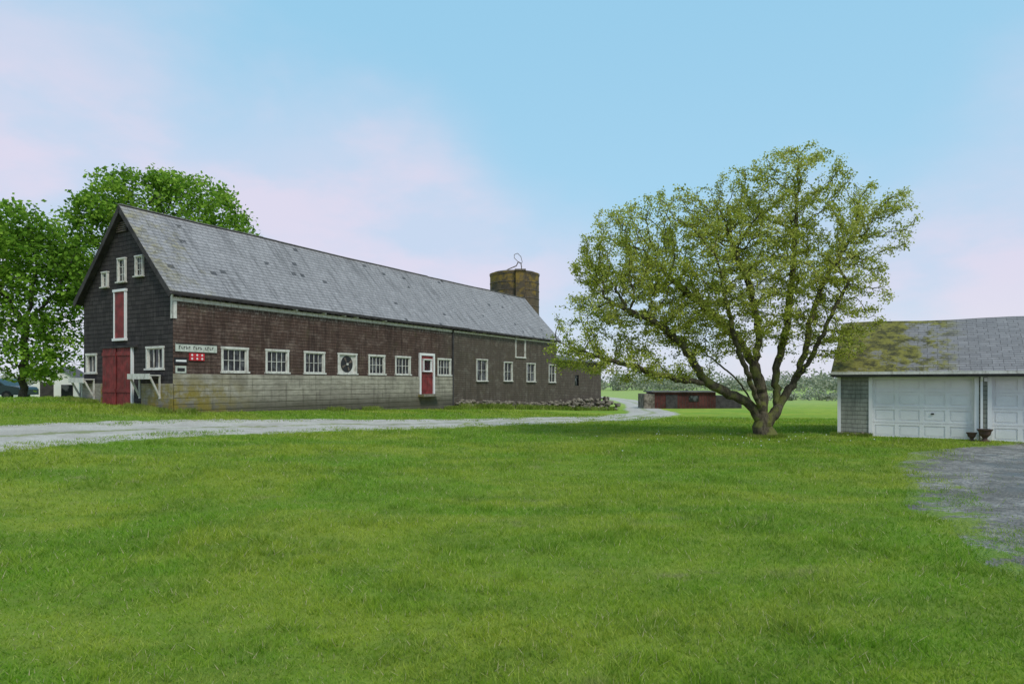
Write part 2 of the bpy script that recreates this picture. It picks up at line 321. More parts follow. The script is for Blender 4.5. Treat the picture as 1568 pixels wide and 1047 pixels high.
fc=np.stack([idx[:-1,:-1],idx[:-1,1:],idx[1:,1:],idx[1:,:-1]],-1).reshape(-1,4)
fastmesh('lawn_ground',np.stack([GX,GY,GZ],-1).reshape(-1,3),fc,M['ground'],smooth=True)

cl=np.array([(-20,-4),(-17,4),(-14.6,11),(-12.6,15.9),(-10.4,19.4),(-7.4,22.6),(-3.5,26),(.6,30.5),(5.3,36.8),(9.4,44.5),(11.3,53),(13,65),(16.5,85),(19,112),(18,140)],float)
wd=np.array([6,6,5.8,5.6,5.0,4.4,4.0,3.9,3.8,3.6,3.6,3.6,3.8,4,4.])+.6
def catmull(P,n=24):
    P=np.vstack([2*P[0]-P[1],P,2*P[-1]-P[-2]]); out=[]
    for i in range(1,len(P)-2):
        for k in range(n):
            t=k/n; out.append(.5*((2*P[i])+(-P[i-1]+P[i+1])*t+(2*P[i-1]-5*P[i]+4*P[i+1]-P[i+2])*t*t+(-P[i-1]+3*P[i]-3*P[i+1]+P[i+2])*t**3))
    out.append(P[-2]); return np.array(out)
cw=catmull(np.column_stack([cl,wd])); rc=cw[:,:2]; rw=cw[:,2]
tg=np.gradient(rc,axis=0); tg/=np.linalg.norm(tg,axis=1)[:,None]; nr=np.column_stack([-tg[:,1],tg[:,0]])
K_=25; rows=[]; edg=[]; md=[]
for i in range(len(rc)):
    e0=.4*(vnoise(i*.37,0,1,5)-.5); e1=.4*(vnoise(i*.41,9,1,7)-.5)
    for t in np.linspace(-1,1,K_):
        off=t*rw[i]/2+(e0 if t<0 else e1)*abs(t); rows.append(rc[i]+nr[i]*off); edg.append((1-abs(t))*rw[i]/2); md.append(abs(off))
rows=np.array(rows); edg=np.array(edg); rz=hz(rows[:,0],rows[:,1])-.03+.05*np.clip(edg/.25,0,1)
idx=np.arange(len(rows)).reshape(len(rc),K_)
fc=np.stack([idx[:-1,:-1],idx[:-1,1:],idx[1:,1:],idx[1:,:-1]],-1).reshape(-1,4)[:,::-1]
fastmesh('gravel_road',np.column_stack([rows,rz]),fc,M['gravel'],smooth=True,attr={'edge':edg,'mid':md})
def road_d(x,y):
    best=np.full(x.shape,1e9)
    for i in range(0,len(rc),4):
        d=np.hypot(x-rc[i,0],y-rc[i,1])-rw[i]/2; best=np.minimum(best,d)
    return best
LY=np.array([-6,0,4,6.5,8,10.3,13,15,16.6,17.6,19.2]); LX=np.array([3.5,3.8,4.1,4.6,5.2,6.1,7.6,8.8,9.9,11.8,14.6])
def drv_left(y): return np.interp(y,LY,LX)+.4*(vnoise(y,0*y,1.4,11)-.5)+.15*(vnoise(y,0*y+5,.5,12)-.5)
Ys=np.arange(-6,19.21,.15); vs=[]; edg=[]
for y in Ys:
    xl=float(drv_left(np.array([y]))[0]); xr=min(26,11+(22-y)*1.5556-.12); xr=max(xr,xl+.05)
    for t in np.linspace(0,1,36): vs.append((xl+(xr-xl)*t*t,y)); edg.append((xr-xl)*t*t*.85)
vs=np.array(vs); edg=np.array(edg); idx=np.arange(len(vs)).reshape(len(Ys),36)
fc=np.stack([idx[:-1,:-1],idx[:-1,1:],idx[1:,1:],idx[1:,:-1]],-1).reshape(-1,4)
fastmesh('asphalt_driveway',np.column_stack([vs,hz(vs[:,0],vs[:,1])-.03+.048*np.clip(edg/.25,0,1)]),fc,M['asphalt'],smooth=True,attr={'edge':edg})

# ------------------------------------------------------------------ barn
cx,cy=C
def FS(a,b,z): return (cx+U[0]*a-V[0]*b, cy+U[1]*a-V[1]*b, z)      # side wall
def FG(a,b,z): return (cx+V[0]*a-U[0]*b, cy+V[1]*a-U[1]*b, z)      # gable wall
BW=6.1; L1=17.66; LT=31.9
def sL(px): t=(px-CX)/F; return (24*t+12.46)/(.501-.865*t)
def sR(x0,y0,x1,y1):
    a0,a1=sL(x0),sL(x1); D=24+.865*(a0+a1)/2; return a0,a1,EYE+(HZ-y1)*D/F,EYE+(HZ-y0)*D/F
def gW(px): t=(px-CX)/F; return (-12.46-24*t)/(.865+.501*t)
def gR(x0,y0,x1,y1):
    a0,a1=gW(x1),gW(x0); D=24+.501*(a0+a1)/2; return a0,a1,EYE+(HZ-y1)*D/F,EYE+(HZ-y0)*D/F
barn=empty('barn',(float(cx+U[0]*16+V[0]*3),float(cy+U[1]*16+V[1]*3),.5))
zc=2.11; zt=5.3; zr=8.58; slope=(zr-zt)/(BW/2)
wins=[]
for x0,x1 in ((337,381),(405,443),(464,498),(516,547),(563,590),(604,629)): a0,a1,_,_=sR(x0,530,x1,572); wins.append((a0+.13,a1-.13,zc+.12,3.12))
a0,a1,_,_=sR(669,546,691,573); wins.append((a0+.13,a1-.14,zc+.12,3.12))
wins2=[]
for x0,x1,y0,y1 in ((729,747,551,583),(771,785,555,583),(806,820,557,584),(840,851,559,585)):
    r_=sR(x0,y0,x1,y1); wins2.append((r_[0]+.1,r_[1]-.1,r_[2],r_[3]))
loft=sR(790,520,804,547); loft=(loft[0],loft[1],loft[2],min(loft[3],4.85)); wins2.append(loft)
door=sR(641,541,664,603)
def window(mb,Fr,r,cols,rows,tr=.09,deep=.07,mat=None,sill=True,mun=.022,glass=True):
    a0,a1,z0,z1=r; mat=mat or M['white']
    if glass: mb.poly([Fr(a0,-deep,z0),Fr(a1,-deep,z0),Fr(a1,-deep,z1),Fr(a0,-deep,z1)],M['glass'])
    mb.box(Fr,a0-tr,a0,-deep,.035,z0,z1,mat); mb.box(Fr,a1,a1+tr,-deep,.035,z0,z1,mat)
    mb.box(Fr,a0-tr-.02,a1+tr+.02,-deep,.045,z1,z1+tr,mat)
    mb.box(Fr,a0-tr-.04,a1+tr+.04,-deep,.09 if sill else .045,z0-tr*.8,z0,mat)
    s=.035
    mb.box(Fr,a0,a0+s,-deep+.005,-.015,z0,z1,mat); mb.box(Fr,a1-s,a1,-deep+.005,-.015,z0,z1,mat)
    mb.box(Fr,a0+s,a1-s,-deep+.005,-.015,z1-s,z1,mat); mb.box(Fr,a0+s,a1-s,-deep+.005,-.015,z0,z0+s,mat)
    for i in range(1,cols):
        a=a0+(a1-a0)*i/cols; w=mun*(1.6 if (cols%2==0 and i==cols//2 and a1-a0>.7) else 1); mb.box(Fr,a-w/2,a+w/2,-deep+.01,-.025,z0+s,z1-s,mat)
    for j in range(1,rows):
        z=z0+(z1-z0)*j/rows; mb.box(Fr,a0+s,a1-s,-deep+.012,-.028,z-mun/2,z+mun/2,mat)
mb=MB()
mb.wall(FS,0,L1,zc,zt,wins+[door],M['side'])
mb.wall(FS,L1,LT,-2,zt,wins2,M['side'],b=-.03)
mb.poly([FS(0,-BW,-2),FS(LT,-BW,-2),FS(LT,-BW,zt),FS(0,-BW,zt)],M['side'],[(0,-2),(LT,-2),(LT,zt),(0,zt)])
mb.poly([FS(LT,0-.03,-2),FS(LT,-BW,-2),FS(LT,-BW,zt),FS(LT,-BW/2,zr),FS(LT,-.03,zt)],M['side'],[(0,-2),(BW,-2),(BW,zt),(BW/2,zr),(0,zt)])
gdoor=gR(160,533,203,612); gdoor=(gdoor[0],gdoor[1],.4,gdoor[3])
g1=gR(224,530,252,566); gw1=(g1[0]+.1,g1[1]-.1,g1[2]+.05,g1[3]-.08); g2=gR(132,541,149,572); gw2=(g2[0]+.1,g2[1]-.1,g2[2]+.05,g2[3]-.08)
mb.wall(FG,0,BW,-1,zt,[gdoor,gw1,gw2],M['gable'])
mb.poly([FG(0,0,zt),FG(BW,0,zt),FG(BW/2,0,zr)],M['gable'],[(0,zt),(BW,zt),(BW/2,zr)])
mb.build('walls',barn)
mb=MB()
mb.wall(FS,-.04,L1,-1.5,zc,[(door[0],door[1],door[2],door[3])],M['conc'],b=.06)
mb.poly([FS(-.04,0,zc),FS(-.04,.06,zc),FS(L1,.06,zc),FS(L1,0,zc)],M['conc'],[(0,1.9),(0,2),(L1,2),(L1,1.9)])
mb.box(FS,L1-.02,L1+.1,-.02,.08,-1.2,zt-.25,M['dark'])
mb.box(FG,-.06,1.9,0,.07,-1,1.75,M['conc'])
mb.box(FG,gdoor[1]+.15,BW,0,.07,-1,1.75,M['conc'])
mb.build('concrete_base',barn)
mb=MB()
for i,w in enumerate(wins):
    if i==3:
        window(mb,FS,w,1,1,glass=False); a0,a1,z0,z1=w
        mb.poly([FS(a0,-.05,z0),FS(a1,-.05,z0),FS(a1,-.05,z1),FS(a0,-.05,z1)],M['white'])
        ca,cz=(a0+a1)/2,(z0+z1)/2; R=min(a1-a0,z1-z0)*.45
        ring=[FS(ca+R*math.cos(t),-.03,cz+R*math.sin(t)) for t in np.linspace(0,2*math.pi,28)[:-1]]; mb.poly(ring,M['black'])
        for k in range(4):
            t=k*math.pi/2+.5; p=lambda r,dt:FS(ca+r*math.cos(t+dt),-.015,cz+r*math.sin(t+dt)); mb.poly([p(.05,0),p(R*.85,-.25),p(R*.9,.15)],M['metal'])
        mb.box(FS,ca-.05,ca+.05,-.02,.03,cz-.05,cz+.05,M['white'])
    else: window(mb,FS,w,4 if w[1]-w[0]>.75 else 3,2)
for w in wins2[:4]: window(mb,FS,w,2,2,tr=.06,deep=.09)
a0,a1,z0,z1=loft; window(mb,FS,loft,1,1,tr=.07,glass=False,sill=False); mb.poly([FS(a0,-.06,z0),FS(a1,-.06,z0),FS(a1,-.06,z1),FS(a0,-.06,z1)],M['side'],[(18+a0,z0),(18+a1,z0),(18+a1,z1),(18+a0,z1)])
window(mb,FG,gw1,3,1,tr=.08,sill=True); window(mb,FG,gw2,2,1,tr=.08)
def prect(r,out):
    a0,a1,z0,z1=r; Fp=lambda a,b,z:FG(a,b+out,z); window(mb,Fp,(a0+.08,a1-.08,z0+.06,z1-.06),2,3,tr=.055,deep=.05,mun=.02)
prect(gR(182,395,195,434),.06); prect(gR(209,391,222,425),.06); prect(gR(158,416,168,442),.06)
mb.build('windows',barn)
mb=MB(); a0,a1,z0,z1=door
Dr=(a0+.13,a1-.13,z0,z1-.13)
mb.box(FS,Dr[0],Dr[1],-.02,.03,z0,Dr[3],M['red'])
mb.box(FS,a0,a0+.13,-.02,.1,z0,z1,M['clean']); mb.box(FS,a1-.13,a1,-.02,.1,z0,z1,M['clean']); mb.box(FS,a0+.13,a1-.13,-.02,.1,z1-.13,z1,M['clean'])
wz0,wz1=z0+(z1-z0)*.56,z0+(z1-z0)*.84; Fp=lambda a,b,z:FS(a,b+.1,z); window(mb,Fp,(Dr[0]+.22,Dr[1]-.22,wz0,wz1),1,1,tr=.05,sill=False,mat=M['clean'])
mb.box(FS,Dr[0]+.15,(Dr[0]+Dr[1])/2-.05,.03,.045,z0+.2,z0+1.0,M['red']); mb.box(FS,(Dr[0]+Dr[1])/2+.05,Dr[1]-.15,.03,.045,z0+.2,z0+1.0,M['red'])
mb.box(FS,a0-.1,a1+.1,.0,.45,z0-.15,z0,M['conc'])
a0,a1,z0,z1=gdoor; mid=(a0+a1)/2
nb=7
for k in range(nb):
    for (s,e,o) in ((a0+.02,mid-.02,0.02),(mid+.02,a1-.02,.05)):
        w=(e-s)/nb; mb.box(FG,s+k*w+.008,s+(k+1)*w-.008,o,o+.04,z0,z1,M['red'])
mb.box(FG,a0,a1,-.05,.018,z0,z1,M['black'])
for (s,e,o) in ((a0+.02,mid-.02,.062),(mid+.02,a1-.02,.092)):
    for zz in (z0+1.0,z1-.3): mb.box(FG,s,e,o,o+.025,zz,zz+.14,M['red'])
mb.box(FG,a0-.35,a1+.1,.0,.12,z1,z1+.09,M['dark'])
mb.box(FG,a0-.09,a0,0,.08,z0,z1,M['clean'])
r=gR(178,447,193,518); a0,a1,z0,z1=r
mb.box(FG,a0,a1,0,.05,z0,z1,M['red']); mb.box(FG,a0-.07,a0,0,.08,z0,z1,M['clean']); mb.box(FG,a1,a1+.07,0,.08,z0,z1,M['clean']); mb.box(FG,a0-.1,a1+.1,0,.1,z1,z1+.1,M['clean']); mb.box(FG,a0-.1,a1+.1,0,.12,z0-.1,z0,M['clean'])
mb.build('doors',barn)
# roof
mb=MB(); go=.28; eo=.27; th=.1
def roofside(sgn,s0,s1,mat,lift=0,u0=0):
    zed=zt-slope*eo; bed=eo
    def P(a,t,dz=0):
        w=-bed+(BW/2+bed)*t; w=w if sgn==1 else BW-w
        return (cx+U[0]*a+V[0]*w, cy+U[1]*a+V[1]*w, zed+(zr-zed)*t+lift+dz)
    sl=math.hypot(BW/2+bed,zr-zed); n=24; m=6
    def sg(a,t): return -.05*math.sin(math.pi*t)+.05*(vnoise(a,t*3,3.,21)-.5)*(1 if t>0 else .6)-.05*math.sin(math.pi*(a/LT))*t
    for i in range(n):
        aa,ab=s0+(s1-s0)*i/n,s0+(s1-s0)*(i+1)/n
        for j in range(m):
            ta,tb=j/m,(j+1)/m
            mb.poly([P(aa,ta,th+sg(aa,ta)),P(ab,ta,th+sg(ab,ta)),P(ab,tb,th+sg(ab,tb)),P(aa,tb,th+sg(aa,tb))],mat,[(aa,ta*sl),(ab,ta*sl),(ab,tb*sl),(aa,tb*sl)])
        mb.poly([P(aa,0,sg(aa,0)),P(ab,0,sg(ab,0)),P(ab,0,th-.006+sg(ab,0)),P(aa,0,th-.006+sg(aa,0))],M['dark'])
        if sgn==1: mb.beam(P(aa,1,th+.005+sg(aa,1)),P(ab,1,th+.005+sg(ab,1)),.16,.03,M['ridge'])
    for ss in (s0,s1):
        for j in range(m): mb.poly([P(ss,j/m,-.1),P(ss,j/m,th-.003+sg(ss,j/m)),P(ss,(j+1)/m,th-.003+sg(ss,(j+1)/m)),P(ss,(j+1)/m,-.1)],M['dark'])
    mb.poly([P(s0,0,-.02),P(s1,0,-.02),P(s1,1,-.16),P(s0,1,-.16)],M['dark'])
roofside(1,-go,L1+1.5,M['slate']); roofside(1,L1+1.52,LT+.3,M['slate'],lift=-.03); roofside(-1,-go,LT+.3,M['slate'])
mb.build('roof',barn)
mb=MB()
zed=zt-slope*eo
for sgn in (1,-1):
    w0=-eo+.02 if sgn==1 else BW+eo-.02
    p0=FG(w0,go-.02,zed-.06); p1=FG(BW/2,go-.02,zr-.08); mb.beam(p0,p1,.04,.17,M['dark'])
mb.box(FS,.0,L1,.0,.04,zt-.50,zt-.36,M['white'])
mb.box(FS,L1+.1,LT,-.03,.01,zt-.48,zt-.38,M['white'])
a=0.1
while a<LT:
    mb.box(FS,a,a+.1,.0,eo-.04,zt-.36,zt-.17,M['dark'] if random.random()<.8 else M['white']); a+=.42
mb.box(FS,-.035,.13,-.0,.035,4.15,zt-.52,M['white']); mb.box(FG,-.035,.1,-.0,.035,4.15,zt-.1,M['white'])
r=gR(180,340,196,356); mb.box(FG,r[0],r[1],0,.05,r[2],r[3],M['dark'])
for k in range(5): z=r[2]+(r[3]-r[2])*k/5; mb.box(FG,r[0]+.03,r[1]-.03,.05,.08,z+.02,z+.05,M['metal'])
mb.build('trim',barn)
mb=MB()
for (x0,x1,ys,yb) in ((216,249,574,606),(126,148,580,607)):
    a0,a1,zb,zs=gR(x0,ys,x1,yb); zb,zs=min(zb,zs),max(zb,zs)
    mb.box(FG,a0,a1,.07,.5,zs-.04,zs,M['white']); mb.box(FG,a0,a1,.48,.53,zs-.16,zs+.04,M['white']); 
    for a in (a0+.05,a1-.05):
        mb.beam(FG(a,.1,zb),FG(a,.46,zs-.06),.06,.06,M['white']); mb.box(FG,a-.035,a+.035,.07,.11,zb-.1,zs-.05,M['white'])
mb.build('braced_shelves',barn)
mb=MB(); EX=41.8
mb.wall(FS,LT+.02,EX,-3,3.6,[(36,36.8,1.5,2.4)],M['side'],b=-.3); mb.poly([FS(36,-.4,1.5),FS(36.8,-.4,1.5),FS(36.8,-.4,2.4),FS(36,-.4,2.4)],M['glass'])
mb.poly([FS(EX,-.3,-3),FS(EX,-5,-3),FS(EX,-5,4.4),FS(EX,-.3,3.6)],M['side'],[(20,-3),(25,-3),(25,4.4),(20,3.6)])
mb.poly([FS(LT+.02,0,3.58),FS(EX+.2,0,3.58),FS(EX+.2,-5.2,4.5),FS(LT+.02,-5.2,4.5)],M['shedroof']); mb.poly([FS(LT+.02,0,3.48),FS(EX+.2,0,3.48),FS(EX+.2,0,3.575),FS(LT+.02,0,3.575)],M['dark'])
mb.poly([FS(LT+.02,-5,-3),FS(EX,-5,-3),FS(EX,-5,4.4),FS(LT+.02,-5,4.4)],M['side'])
mb.build('lean_to',barn)
def sign(name,r,mat,extra):
    mb=MB(); a0,a1,z0,z1=r; mb.box(FS,a0,a1,.01,.05,z0,z1,mat); extra(mb,a0,a1,z0,z1); mb.build(name)
def ex1(mb,a0,a1,z0,z1):
    e=.025
    for k in range(15):
        a=a0+.12+(a1-a0-.24)*k/15
        if k in (5,10): continue
        h=(z1-z0)*(.3 if k%3 else .42); mb.box(FS,a,a+.025,.05,.056,(z0+z1)/2-h/2,(z0+z1)/2+h/2,M['dark']); mb.box(FS,a+.025,a+.065,.05,.056,(z0+z1)/2+h/2-.03-(k%2)*.07,(z0+z1)/2+h/2-(k%2)*.07,M['dark'])
    mb.box(FS,a0,a1,.05,.06,z1-e,z1,M['dark'])
sign('lettered_farm_sign',sR(268,527,331,539),M['sign'],ex1)
def ex2(mb,a0,a1,z0,z1):
    n=3
    for i in range(n):
        for j in range(2):
            ca=a0+(a1-a0)*(i+.5)/n; czz=z0+(z1-z0)*(j+.5)/2; R=.04
            mb.poly([FS(ca+R*math.cos(t),.056,czz+R*math.sin(t)) for t in np.linspace(0,2*math.pi,13)[:-1]],M['clean'])
sign('red_wall_sign',sR(289,541,312,552),M['signred'],ex2)
def ex3(mb,a0,a1,z0,z1): mb.box(FS,a0+.05,a1-.05,.05,.056,(z0+z1)/2-.03,(z0+z1)/2+.04,M['clean'])
sign('black_wall_sign',sR(266,548,286,557),M['black'],ex3)
sign('small_white_sign',sR(268,560,284,571),M['sign'],lambda mb,a0,a1,z0,z1: mb.box(FS,a0+.06,a1-.06,.05,.056,z0+.06,z1-.08,M['black']))

# ------------------------------------------------------------------ stones
import bmesh
bm=bmesh.new(); bmesh.ops.create_icosphere(bm,subdivisions=2,radius=1); IV=np.array([v.co[:] for v in bm.verts]); IF=np.array([[v.index for v in f.verts] for f in bm.faces]); bm.free()
def stones(name,items):
    vs=[];fs=[];n=0
    for (x,y,z,s) in items:
        sc=np.array([random.uniform(.7,1.4),random.uniform(.7,1.1),random.uniform(.5,.9)])*s
        nn=rng.normal(size=(5,3)); nn/=np.linalg.norm(nn,axis=1)[:,None]; v=IV.copy()
        for q in nn:
            d=v@q; cut=random.uniform(.45,.8); v=v-np.outer(np.maximum(d-cut,0),q)
        v=v*sc; t=random.uniform(0,6.28); R=np.array([[math.cos(t),-math.sin(t),0],[math.sin(t),math.cos(t),0],[0,0,1]])
        v=v@R.T+np.array([x,y,z]); vs.append(v); fs.append(IF+n); n+=len(v)
    return fastmesh(name,np.vstack(vs),np.vstack(fs),M['stone'])
it=[]
for k in range(620):
    a=random.uniform(L1+.4,43.); 
    big=max(0,(a-29)/12)
    p=FS(a,random.uniform(-.04,.12+1.2*big*random.random()),0); g=float(hz(np.array([p[0]]),np.array([p[1]]))[0])
    b_out=((p[0]-FS(a,0,0)[0])**2+(p[1]-FS(a,0,0)[1])**2)**.5
    top=max(.1,(.5+.75*big)*(1-b_out/2.)); it.append((p[0],p[1],g+random.uniform(0,top),random.uniform(.12,.22+.12*big)))
stones('fieldstone_wall',it)

# ------------------------------------------------------------------ silo
sx,sy=.25,64.; sr=2.4; zs=EYE+164*.064
mb=MB(); mb.cyl((sx,sy),sr,sr,-2,zs,M['silo'],40,cap=False)
for k in range(12): z=zs-.2-k*.75; mb.cyl((sx,sy),sr+.03,sr+.03,z,z+.05,M['metal'],40,cap=True)
mb.cyl((sx,sy),sr+.06,sr+.06,zs-.1,zs+.02,M['silo'],40,cap=False); mb.cyl((sx,sy),sr-.02,sr-.3,zs-.02,zs+.16,M['metal'],40)
Fi=lambda a,b,z:(sx+a,sy-b,z)
mb.box(Fi,.1,.95,sr-.2,sr+.35,-2,zs-.05,M['silo']); mb.box(Fi,.0,1.05,sr-.3,sr+.45,zs-.05,zs+.12,M['metal'])
def loop3(pts,w): 
    for i in range(len(pts)-1): mb.beam(pts[i],pts[i+1],w,w,M['metal'])
q=lambda px,py:(sx+(px-787.5)*.064,sy-1.,EYE+(HZ-py)*.064)
loop3([q(767,422),q(778,415),q(790,410),q(793,404),q(797,406),q(798,412),q(797,418)],.09)
loop3([q(793,404),q(787,398),q(787,393),q(792,391),q(797,396),q(799,404),q(797,408)],.05)
mb.build('silo')

# ------------------------------------------------------------------ garage
G0=np.array([11.0,22.0]); gU=np.array([.8412,-.5407]); gN=np.array([-.5407,-.8412])
def FGa(a,b,z): return (G0[0]+gU[0]*a+gN[0]*b,G0[1]+gU[1]*a+gN[1]*b,z)
garage=empty('garage',(float(G0[0]+3.5),float(G0[1]+1),0.))
GL=11.5; GD=6.4; ge=2.16; gr=3.95
def gs(px): t=(px-CX)/F; return (22*t-11)/(.8412+.5407*t)
d1=(gs(1336),gs(1492),-.02,1.98); wdr=d1[1]-d1[0]; d2=(gs(1519),gs(1519)+wdr,-.02,1.98); d3=(d2[1]+.55,d2[1]+.55+wdr,-.02,1.98)
mb=MB()
mb.wall(FGa,0,GL,-.5,ge,[d1,d2,d3],M['gwall'])
mb.poly([FGa(0,0,-.5),FGa(0,-GD,-.5),FGa(0,-GD,ge),FGa(0,-GD/2,gr-.06),FGa(0,0,ge)],M['gwall'],[(0,-.5),(GD,-.5),(GD,ge),(GD/2,gr),(0,ge)])
mb.poly([FGa(GL,0,-.5),FGa(GL,-GD,-.5),FGa(GL,-GD,ge),FGa(GL,-GD/2,gr-.06),FGa(GL,0,ge)],M['gwall'],[(0,-.5),(GD,-.5),(GD,ge),(GD/2,gr),(0,ge)])
mb.poly([FGa(0,-GD,-.5),FGa(GL,-GD,-.5),FGa(GL,-GD,ge),FGa(0,-GD,ge)],M['gwall'],[(0,0),(GL,0),(GL,2),(0,2)])
mb.build('walls',garage)
mb=MB()
for d in (d1,d2,d3):
    a0,a1,z0,z1=d; mb.box(FGa,a0,a1,-.2,-.145,z0,z1,M['clean'])
    nr_,nc=4,4; hh=(z1-z0)/nr_; ww=(a1-a0)/nc
    for j in range(nr_):
        zb,zt_=z0+j*hh+.007,z0+(j+1)*hh-.007
        mb.box(FGa,a0,a1,-.145,-.12,zb,zb+.07,M['clean']); mb.box(FGa,a0,a1,-.145,-.12,zt_-.07,zt_,M['clean'])
        for i in range(nc+1):
            ca=a0+i*ww; mb.box(FGa,max(a0,ca-.06),min(a1,ca+.06),-.145,-.12,zb+.07,zt_-.07,M['clean'])
        for i in range(nc): mb.box(FGa,a0+i*ww+.1,a0+(i+1)*ww-.1,-.145,-.128,zb+.11,zt_-.11,M['clean'])
    mb.box(FGa,(a0+a1)/2+.25,(a0+a1)/2+.33,-.12,-.08,.78,.82,M['black'])
    mb.box(FGa,a0,a1,-.119,-.09,z0,z0+.03,M['black'])
mb.build('garage_doors',garage)
mb=MB()
for d in (d1,d2,d3):
    a0,a1,z0,z1=d
    mb.box(FGa,a0-.11,a0,-.16,.03,-.1,z1,M['clean']); mb.box(FGa,a1,a1+.11,-.16,.03,-.1,z1,M['clean']); mb.box(FGa,a0-.11,a1+.11,-.16,.032,z1,z1+.1,M['clean'])
mb.box(FGa,-.03,.07,-.08,.03,-.1,ge-.03,M['clean'])
mb.box(FGa,-.15,GL+.15,.30,.33,ge-.2,ge-.06,M['gwall']); mb.box(FGa,-.15,GL+.15,0.033,.3,ge-.13,ge-.1,M['clean'])
mb.box(FGa,-.18,GL+.15,.33,.43,ge-.11,ge-.02,M['white'])
dsx=(d1[1]+d2[0])/2
mb.beam(FGa(dsx-.04,.37,ge-.1),FGa(dsx-.04,.08,ge-.32),.06,.06,M['clean']); mb.box(FGa,dsx-.07,dsx-.01,.035,.1,.12,ge-.32,M['clean'])
mb.box(FGa,dsx+.02,dsx+.1,.033,.1,1.82,1.95,M['clean']); 
mb.build('trim_and_gutter',garage)
mb=MB(); so=.4
gsl=(gr-ge)/(GD/2); zed2=ge-gsl*so+.08
for sgn in (1,-1):
    n=14;m_=5
    def P(a,t,dz=0):
        b=so-(GD/2+so)*t; b=b if sgn==1 else -GD-b
        dip=-.05*math.sin(math.pi*min(1,a/9))*t+.02*math.sin(a*1.7)*t
        return FGa(a,b,zed2+(gr+.05-zed2)*t+dz+dip)
    sl=math.hypot(GD/2+so,gr-zed2)
    for i in range(n):
        for j in range(m_):
            aa,ab=-.2+(GL+.4)*i/n,-.2+(GL+.4)*(i+1)/n; ta,tb=j/m_,(j+1)/m_
            mb.poly([P(aa,ta,.05),P(ab,ta,.05),P(ab,tb,.05),P(aa,tb,.05)],M['gslate'],[(aa,ta*sl),(ab,ta*sl),(ab,tb*sl),(aa,tb*sl)])
    mb.poly([P(-.2,0,-.03),P(GL+.2,0,-.03),P(GL+.2,0,.05),P(-.2,0,.05)],M['dark']); mb.poly([P(-.2,0,-.03),P(-.2,1,-.03),P(-.2,1,.05),P(-.2,0,.05)],M['white']); mb.poly([P(-.2,0,-.03),P(GL+.2,0,-.03),P(GL+.2,1,-.1),P(-.2,1,-.1)],M['dark'])
mb.build('roof',garage)
def urn(name,a,b,s):
    mb=MB(); x,y,_=FGa(a,b,0); prof=[(.16,0),(.17,.05),(.08,.1),(.07,.16),(.17,.28),(.2,.4),(.24,.44),(.24,.47)]
    for (r0,z0),(r1,z1) in zip(prof[:-1],prof[1:]): mb.cyl((x,y),r0*s,r1*s,z0*s,z1*s,M['terracotta'],16,cap=False)
    mb.cyl((x,y),.2*s,.2*s,.42*s,.44*s,M['black'],16)
    mb.build(name)
urn('garden_urn',dsx+.02,.42,.85); urn('garden_urn.001',dsx-.3,.35,.6)
stones('foundation_stones',[(*FGa(random.uniform(0,.95),random.uniform(.02,.16),0)[:2],random.uniform(0,.1),random.uniform(.05,.1)) for k in range(30)])

# ------------------------------------------------------------------ trees
def grow(roots,ell,nattr,step,di,dk,seed,shell=.5,iters=140,trop=.08,jit=.22):
    r=np.random.default_rng(seed)
    nodes=[];par=[]
    for chain,pi in roots:
        prev=None
        pts=np.array(chain,float)
        dense=[pts[0]]
        for a,b in zip(pts[:-1],pts[1:]):
            k=max(1,int(np.linalg.norm(b-a)/step));
            for q in range(1,k+1): dense.append(a+(b-a)*q/k)
        dense=np.array(dense)
        if len(dense)>3:
            for _ in range(3): dense[1:-1]=(dense[:-2]+2*dense[1:-1]+dense[2:])/4
            dense[1:-1]+=r.normal(scale=.16*step,size=dense[1:-1].shape)
        if pi is None: nodes.append(dense[0]); par.append(-1); prev=len(nodes)-1
        else:
            N_=np.array(nodes); prev=int(np.argmin(((N_-dense[0])**2).sum(1)))
        for p in dense[1:]: nodes.append(p); par.append(prev); prev=len(nodes)-1
    vol=np.array([e[3]*e[4]*e[5] for e in ell]); vol=vol/vol.sum(); A=[]
    for e,w in zip(ell,vol):
        n=max(20,int(nattr*w)); d=r.normal(size=(n,3)); d/=np.linalg.norm(d,axis=1)[:,None]; rr=r.random(n)**(1/3.)
        rr=np.where(r.random(n)<shell,.75+.25*rr,rr); A.append(np.array(e[:3])+d*rr[:,None]*np.array(e[3:]))
    A=np.vstack(A); A=A[A[:,2]>.9]
    N_=np.array(nodes); par=list(par)
    d=np.full(len(A),1e9); ni=np.zeros(len(A),int)
    def upd(start):
        nonlocal d,ni
        new=N_[start:]
        for s in range(0,len(new),400):
            D=np.sqrt(((A[:,None]-new[None,s:s+400])**2).sum(-1)); j=D.argmin(1); m=D[np.arange(len(A)),j]; k=m<d; d[k]=m[k]; ni[k]=start+s+j[k]
    upd(0)
    for itn in range(iters):
        al=(d>=dk); A=A[al]; d=d[al]; ni=ni[al]
        if len(A)==0: break
        act=d<di
        if not act.any(): act=d<=d.min()+.5
        dirs=A[act]-N_[ni[act]]; dirs/=np.linalg.norm(dirs,axis=1)[:,None]
        u,inv=np.unique(ni[act],return_inverse=True); S=np.zeros((len(u),3)); np.add.at(S,inv,dirs)
        S/=np.linalg.norm(S,axis=1)[:,None]+1e-9; S+=r.normal(scale=jit,size=S.shape); S[:,2]+=trop; S/=np.linalg.norm(S,axis=1)[:,None]
        st=len(N_); N_=np.vstack([N_,N_[u]+S*step]); par+=list(u); upd(st)
        if len(N_)>16000: break
    return N_,np.array(par)
